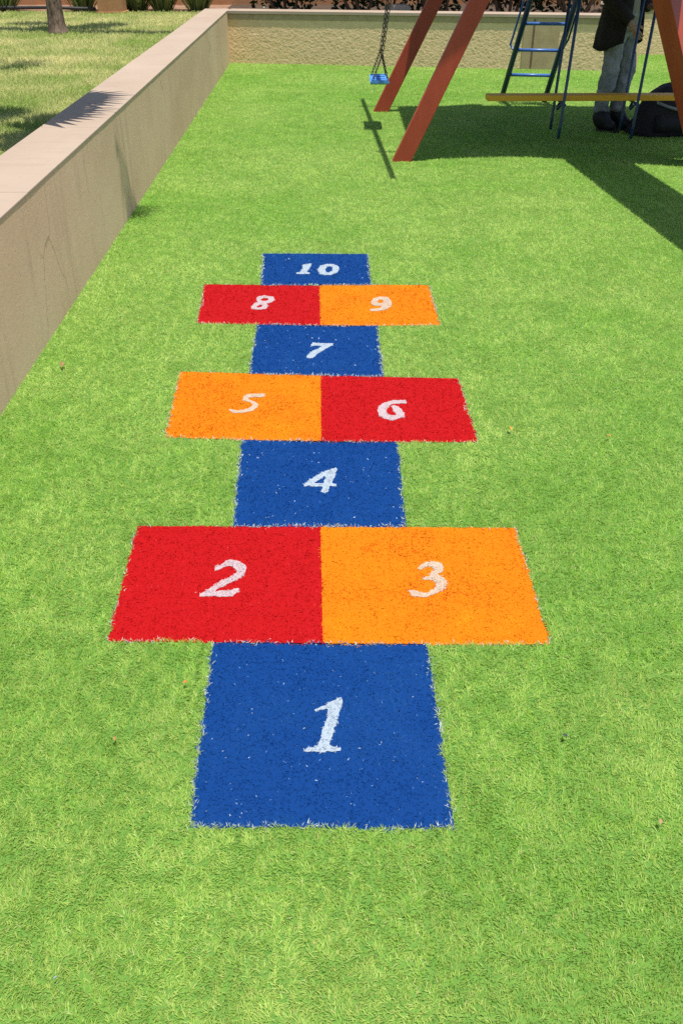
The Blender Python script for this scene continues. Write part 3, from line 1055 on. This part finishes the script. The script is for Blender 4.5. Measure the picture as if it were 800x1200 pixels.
def chain(m, p0, p1, step=.034, sc_=1.0):
    p0, p1 = Vector(p0), Vector(p1)
    d = p1 - p0; n = max(2, int(d.length / (step * sc_)))
    for i in range(n):
        link_ring(m, p0 + d * ((i + .5) / n), d, (1, .6, 0) if i % 2 else (-.6, 1, 0), .044 * sc_, .024 * sc_, .0042 * sc_)


def swing():
    S = Vector((.361, 9.66, .40))
    root = empty('swing', S); tag(root, 'small blue swing seat hanging on two steel chains', 'swing', None)
    inv = Matrix.Translation(-S)
    m = MB()
    # curved plastic seat, long axis along the beam
    rings = []
    for t in np.linspace(-.5, .5, 11):
        y = t * .46; z = .035 * (2 * t) ** 2
        rings.append([Vector((x, y, z + dz)) for x, dz in ((-.085, -.012), (.085, -.012), (.088, .004), (.07, .012), (-.07, .012), (-.088, .004))])
    m.loft(rings)
    m.build('seat', M['blue_seat'], root, smooth=False, bevel=0)
    m = MB()
    for k in range(6):
        m.box(-.06, .06, -.19 + k * .07, -.175 + k * .07, .0125 + .035 * (2 * (-.18 + k * .07) / .46) ** 2, .0165 + .035 * (2 * (-.18 + k * .07) / .46) ** 2)
    m.build('seat_rib', M['blue_rung'], root)
    for e in (-1, 1):
        m = MB()
        y = e * .20
        knot = Vector((.015, y, .26))
        for sx in (-1, 1):
            chain(m, (sx * .078, y, .02), knot, .03, .8)
        beam_pt = beam_a.lerp(beam_b, (S.y + y - beam_a.y) / (beam_b.y - beam_a.y)) - S
        chain(m, knot, beam_pt, .036, 1.05)
        m.build('chain', M['steel'], root)


swing()

# ------------------------------------------------------------------ hanging glider plank
def glider():
    base = Vector((2.2, 8.75, 0))
    root = empty('glider_swing', base); tag(root, 'long yellow plank swing hung on thin dark blue bars under the tower', 'plank swing')
    inv = Matrix.Translation(-base)
    T = lambda *p: inv @ Vector(p)
    m = MB(); m.beam(T(1.262, 8.72, .405), T(3.02, 8.75, .405), (0, 1, 0), .145, .045)
    m.build('plank', M['yellow'], root, bevel=.004)
    for xb, xt in ((1.885, 1.94), (2.515, 2.57)):
        for y, dx in ((8.53, 0), (8.97, .015)):
            m = MB()
            m.tube([T(xb + dx, y, .10), T(xb + dx + .005, y, .2), T(xt + dx, y, DH + .0)], .013, 8)
            m.build('hanger_bar', M['blue_metal'], root, smooth=True)
        m = MB(); m.tube([T(xb + .02, 8.52, .372), T(xb + .02, 8.98, .372)], .012, 8)
        m.build('bearer', M['blue_metal'], root, smooth=True)
        m = MB(); m.tube([T(xb + .01, 8.54, .385), T(xb - .012, 8.56, .36), T(xb - .02, 8.6, .33), T(xb - .01, 8.66, .335), T(xb + .01, 8.69, .36)], .012, 8)
        m.build('hook', M['blue_metal'], root, smooth=True)


glider()


# ------------------------------------------------------------------ person
def skin(name, verts, edges, mat, parent, sub=2, disp=0.0, dscale=.1):
    me = bpy.data.meshes.new(name)
    me.from_pydata([v[:3] for v in verts], edges, [])
    o = bpy.data.objects.new(name, me); COL.objects.link(o)
    o.modifiers.new('s', 'SKIN'); sk = me.skin_vertices[0].data
    for i, v in enumerate(verts):
        r = v[3]
        sk[i].radius = r if isinstance(r, tuple) else (r, r)
        sk[i].use_root = (i == 0)
    sm = o.modifiers.new('u', 'SUBSURF'); sm.levels = sub; sm.render_levels = sub
    if disp:
        tx = bpy.data.textures.new(name, 'CLOUDS'); tx.noise_scale = dscale
        dm = o.modifiers.new('d', 'DISPLACE'); dm.texture = tx; dm.strength = disp; dm.mid_level = .5
    dg = bpy.context.evaluated_depsgraph_get()
    me2 = bpy.data.meshes.new_from_object(o.evaluated_get(dg))
    bpy.data.objects.remove(o)
    me2.name = name
    me2.materials.clear()
    me2.polygons.foreach_set('use_smooth', [True] * len(me2.polygons))
    return link(name, me2, mat, parent)


def person():
    p = at(710, 152)
    root = empty('person', (p.x + .0, p.y, 0), R(-38))
    tag(root, 'person in dark open jacket and faded grey jeans standing under the tower', 'person')
    V, E = [], []

    def v(x, y, z, r, par=None):
        V.append((x, y, z, r)); i = len(V) - 1
        if par is not None: E.append((par, i))
        return i
    pel = v(0, 0, .95, (.12, .10))
    sp = v(0, 0, 1.12, (.12, .095), pel); ch = v(.0, 0, 1.33, (.14, .10), sp)
    nb = v(0, 0, 1.47, .065, ch); nk = v(.015, 0, 1.53, .052, nb)
    jaw = v(.035, 0, 1.585, (.062, .068), nk); hd = v(.02, 0, 1.655, (.075, .09), jaw); v(.01, 0, 1.72, .062, hd)
    v(.115, 0, 1.625, .012, hd)
    for s in (-1, 1): v(.01, s * .085, 1.635, .014, hd)
    for s in (-1, 1):
        fx = .06 * s
        hp = v(fx * .3, s * .085, .90, .085, pel); kn = v(.03 + fx * .75, s * .086, .50, .052, hp)
        an = v(fx * .75, s * .082, .09, .036, kn); v(.10 + fx * .75, s * .09, .035, .032, an)
    hands = {}
    for s, el, wr, hd_dir in ((-1, (-.06, -.255, 1.14), (.19, -.235, .93), (.6, .05, -.75)), (1, (.0, .26, 1.14), (.19, .15, 1.04), (.8, -.55, .1))):
        sh = v(0, s * .175, 1.40, .06, ch); e = v(*el, .042, sh); w = v(*wr, .027, e)
        d = Vector(hd_dir).normalized()
        pa = Vector(wr) + d * .055
        pi = v(*pa, (.036, .022), w)
        side = d.cross(Vector((0, s, 0))).normalized() if abs(d.y) < .5 else d.cross(Vector((0, 0, 1))).normalized()
        nrm = d.cross(side).normalized()
        for k, (off, ln) in enumerate(((-.03, .062), (-.010, .072), (.010, .068), (.029, .052))):
            a = pa + d * .038 + side * off
            b = a + d * ln * .5 + nrm * .008; c = b + (d * .7 + nrm * .7).normalized() * ln * .3; t = c + (d * .3 + nrm).normalized() * ln * .25
            i0 = v(*a, .0095, pi); i1 = v(*b, .009, i0); i2 = v(*c, .008, i1); v(*t, .007, i2)
        a = pa - d * .012 - side * .042; b = a - side * .02 + d * .025; c = b + d * .028 + nrm * .006
        i0 = v(*a, .012, pi); i1 = v(*b, .0105, i0); v(*c, .009, i1)
    skin('person_body', V, E, M['skin'], root, 2)

    # jeans
    V.clear(); E.clear()
    pel = v(0, 0, .99, (.165, .125)); v(0, 0, 1.06, (.155, .12), pel)
    for s in (-1, 1):
        fx = .045 * s
        h = v(fx * .3, s * .088, .86, .108, pel); m_ = v(.02 + fx * .6, s * .09, .68, .094, h)
        k = v(.035 + fx, s * .086, .50, .082, m_); c = v(.0 + fx, s * .082, .32, .078, k); c2 = v(-.005 + fx, s * .082, .21, .074, c); v(.0 + fx, s * .082, .15, .084, c2)
    skin('jeans', V, E, M['jeans'], root, 4, .045, .085)
    # boots
    for s in (-1, 1):
        fx = .045 * s
        V.clear(); E.clear()
        a = v(fx, s * .082, .21, .078); b = v(fx - .01, s * .082, .10, .070, a); hl = v(fx - .04, s * .082, .05, .052, b)
        md = v(fx + .075, s * .09, .06, (.056, .058), b); v(fx + .17, s * .10, .046, (.054, .046), md)
        bt = skin('boot', V, E, M['boot'], root, 2)
        m = MB()
        ring = []
        for k in range(18):
            a_ = 2 * math.pi * k / 18
            ring.append((fx + .095 + math.cos(a_) * .118, s * .092 + math.sin(a_) * (.054 - .006 * math.cos(a_))))
        m.loft([[Vector((x, y, 0.002)) for x, y in ring], [Vector((x, y, .022)) for x, y in ring]])
        m.build('sole', M['boot'], bt)
    # shirt
    m = MB(); rings = []
    for z, rx, ry in ((.86, .135, .178), (.95, .132, .172), (1.1, .128, .165), (1.3, .135, .185), (1.42, .11, .17), (1.5, .065, .08)):
        rings.append([Vector((math.cos(a) * rx + .005 * math.sin(5 * a), math.sin(a) * ry, z + .01 * math.sin(3 * a))) for a in np.linspace(0, 2 * math.pi, 28, endpoint=False)])
    m.loft(rings); m.build('shirt', M['shirt'], root, smooth=True)
    # jacket: open front, longer at the back, sleeves
    m = MB(); rings = []; rin = []
    for z, rx, ry, gap in ((.71, .215, .265, 52), (.80, .205, .258, 50), (.90, .19, .245, 44), (1.02, .18, .225, 36), (1.15, .155, .20, 30), (1.3, .158, .215, 26), (1.42, .128, .205, 24), (1.49, .085, .11, 30), (1.545, .075, .088, 36)):
        A = np.linspace(R(gap), 2 * math.pi - R(gap), 34)
        rise = lambda a: (.09 * max(0, math.cos(a)) if z < .95 else 0) + (.012 * math.sin(4 * a) if z < 1.4 else 0)
        fold = lambda a: 1 + .03 * math.sin(7 * a + z * 9) + .02 * math.sin(13 * a + z * 21)
        outer = [Vector((math.cos(a) * rx * fold(a), math.sin(a) * ry * fold(a), z + rise(a))) for a in A]
        inner = [Vector((math.cos(a) * (rx - .012) * fold(a), math.sin(a) * (ry - .012) * fold(a), z + rise(a))) for a in A[::-1]]
        rings.append(outer + inner)
    m.loft(rings)
    for s, el, wr in ((-1, (-.06, -.265, 1.14), (.18, -.238, .95)), (1, (.0, .27, 1.14), (.17, .16, 1.045))):
        sh = Vector((0, s * .165, 1.415)); el = Vector(el); wr = Vector(wr)
        pts = [sh, sh.lerp(el, .25) + Vector((0, s * .02, 0)), sh.lerp(el, .6), el, el.lerp(wr, .2), el.lerp(wr, .6), wr]
        m.tube(pts, [.075, .082, .074, .066, .062, .058, .052], 16)
    m.build('jacket', M['jacket'], root, smooth=True)
    # hair and eyes
    m = MB(); rings = []
    for z, r in ((1.60, .092), (1.65, .106), (1.70, .103), (1.735, .082), (1.757, .04)):
        rings.append([Vector((.0 + math.cos(a) * r * (1.02 if math.cos(a) < .3 else (.95 if z > 1.69 else .72)), math.sin(a) * r * .92, z + random.uniform(-.004, .004))) for a in np.linspace(0, 2 * math.pi, 24, endpoint=False)])
    m.loft(rings); m.build('hair', M['hair'], root, smooth=True)
    for s in (-1, 1):
        m = MB(); c = Vector((.094, s * .032, 1.648))
        m.loft([[c + Vector((math.cos(b) * .011, math.cos(a) * math.sin(b) * .013, math.sin(a) * math.sin(b) * .009)) for a in np.linspace(0, 2 * math.pi, 10, endpoint=False)] for b in np.linspace(.05, 3.09, 7)])
        m.build('eye', M['eye'], root, smooth=True)


person()


# ------------------------------------------------------------------ backpack slumped on the ground
def backpack():
    c = at(792, 160)
    root = empty('backpack', (c.x - .07, c.y + .16, 0), R(8))
    tag(root, 'black slumped backpack on the turf behind the red right leg', 'backpack')
    m = MB(); rings = []
    for t in np.linspace(0, 1, 12):
        z = .45 * t
        k = math.sqrt(max(0, 1 - t ** 3.6))
        rx, ry = .02 + .30 * k * (1 - .12 * t), .02 + .20 * k
        lean = .0 + .07 * t
        rings.append([Vector((lean + math.copysign(abs(math.cos(a)) ** .8, math.cos(a)) * rx * (1 + .05 * math.sin(3 * a + 8 * t)) - (.05 * (1 - t) if math.cos(a) < 0 else 0),
                              math.copysign(abs(math.sin(a)) ** .8, math.sin(a)) * ry * (1 + .04 * math.sin(5 * a + 6 * t)), z + .008 * math.sin(4 * a))) for a in np.linspace(0, 2 * math.pi, 36, endpoint=False)])
    m.loft(rings); b = m.build('bag_body', M['bag'], root, smooth=True)
    # low flap spilling to the left
    m = MB(); rings = []
    for t in np.linspace(0, 1, 8):
        x = -.18 - .17 * t; r = .10 * (1 - t) ** .8 + .018
        rings.append([Vector((x, -.03 + math.cos(a) * r * 1.1, max(.004, r * .62 + math.sin(a) * r * .72))) for a in np.linspace(0, 2 * math.pi, 18, endpoint=False)])
    m.loft(rings); m.build('flap', M['bag'], root, smooth=True)
    m = MB(); rings = []
    for x in np.linspace(-.2, .24, 9):
        h = .2 - .35 * (x - .02) ** 2
        rings.append([Vector((x, -.19, .04)), Vector((x, -.235, .05)), Vector((x, -.245, h * .7)), Vector((x, -.20, h)), Vector((x, -.165, h + .01)), Vector((x, -.16, .05))])
    m.loft(rings); m.build('front_pocket', M['bag'], root, smooth=True)
    m = MB()
    pts = [Vector((-.20, -.16, .30)), Vector((-.10, -.215, .265)), Vector((.02, -.25, .235)), Vector((.16, -.25, .19)), Vector((.28, -.21, .13)), Vector((.36, -.14, .05))]
    w = Vector((0, .0, .013))
    m.loft([[q - w, q + Vector((0, -.004, -.013)), q + Vector((0, -.004, .013)), q + w] for q in pts])
    m.build('strap', M['strap'], root, smooth=True)
    m = MB(); m.tube([Vector((.1, 0, .405)), Vector((.11, -.01, .45)), Vector((.17, -.01, .465)), Vector((.22, 0, .43)), Vector((.23, 0, .40))], .009, 8)
    m.build('handle', M['bag'], root, smooth=True)


backpack()

# ------------------------------------------------------------------ dry leaves on the turf
def dry_leaf(px, py, size, col, label):
    m_ = noisy('dry_leaf', tuple(c * .8 for c in col), col, 60, .8)
    p = at(px, py, .02)
    m = MB()
    L = size * .62
    rows = []
    for t in np.linspace(0, 1, 7):
        w = L * .32 * math.sin(math.pi * min(1, t * .96 + .03)) ** .8
        z = .22 * L * math.sin(t * 2.6) + .05 * L * math.sin(9 * t)
        rows.append([Vector((-w, (t - .5) * L, z + w * .7)), Vector((0, (t - .5) * L, z)), Vector((w * .9, (t - .5) * L, z + w * .5))])
    m.loft(rows, closed=False, cap=False)
    m.tube([Vector((0, -.5 * L, .0)), Vector((.05 * L, -.68 * L, .02 * L)), Vector((.12 * L, -.8 * L, .06 * L))], L * .025, 5)
    o = m.build('dry_leaf', m_)
    o.location = p
    o.rotation_euler = (random.uniform(-.2, .2), random.uniform(-.25, .25), random.uniform(0, 6.28))
    tag(o, label, 'leaf', 'dry leaves on the turf')


dry_leaf(73, 428, .055, (.30, .19, .08), 'curled brown dry leaf on turf near the low wall')
dry_leaf(597, 503, .04, (.55, .28, .05), 'small orange dry leaf on turf right of red square 6')
dry_leaf(712, 512, .035, (.55, .30, .08), 'small orange dry leaf near the right edge of the photo')
dry_leaf(217, 800, .022, (.55, .18, .05), 'tiny orange leaf on turf left of blue square 1, just below red 2')
dry_leaf(135, 866, .022, (.35, .22, .08), 'tiny brown leaf on turf further left of blue square 1')
dry_leaf(661, 863, .026, (.06, .08, .06), 'dark grey leaf on turf right of blue square 1')
dry_leaf(773, 963, .02, (.42, .25, .14), 'tiny brown leaf at the right edge beside blue square 1')
dry_leaf(65, 1146, .012, (.22, .30, .30), 'tiny bluish grey scrap on turf at the lower left')

# ------------------------------------------------------------------ light, sky, camera
sunv = Vector((.13, -.15, 1)).normalized()
el = math.asin(sunv.z); azs = math.atan2(sunv.x, sunv.y)
w = bpy.data.worlds.new('World'); sc.world = w; w.use_nodes = True
nt = w.node_tree
sky = nt.nodes.new('ShaderNodeTexSky'); sky.sky_type = 'NISHITA'; sky.sun_disc = False
sky.sun_elevation = el; sky.sun_rotation = azs
sky.air_density = 1.0; sky.dust_density = 1.0; sky.ozone_density = 1.0
bg = nt.nodes['Background']; bg.inputs['Strength'].default_value = .11
nt.links.new(sky.outputs[0], bg.inputs['Color'])
sd = bpy.data.lights.new('sun', 'SUN'); sd.energy = 4.6; sd.angle = R(.5); sd.color = (1, .955, .88)
so = bpy.data.objects.new('sun', sd); COL.objects.link(so)
so.rotation_euler = sunv.to_track_quat('Z', 'Y').to_euler()
so.location = (0, 0, 20)

cd = bpy.data.cameras.new('camera'); cam = bpy.data.objects.new('camera', cd); COL.objects.link(cam)
cd.sensor_fit = 'VERTICAL'; cd.sensor_height = 24; cd.lens = 24 * FPX / 1200
cd.clip_start = .05; cd.clip_end = 1000
cam.location = (0, 0, CAM_H); cam.rotation_euler = (math.pi / 2 - PITCH, 0, 0)
sc.camera = cam
vs = sc.view_settings
vs.view_transform = 'Standard'; vs.look = 'None'; vs.gamma = 1; vs.use_curve_mapping = False
vs.exposure = 0.5
sc.cycles.max_bounces = 6; sc.cycles.diffuse_bounces = 4
sc.cycles.use_denoising = False
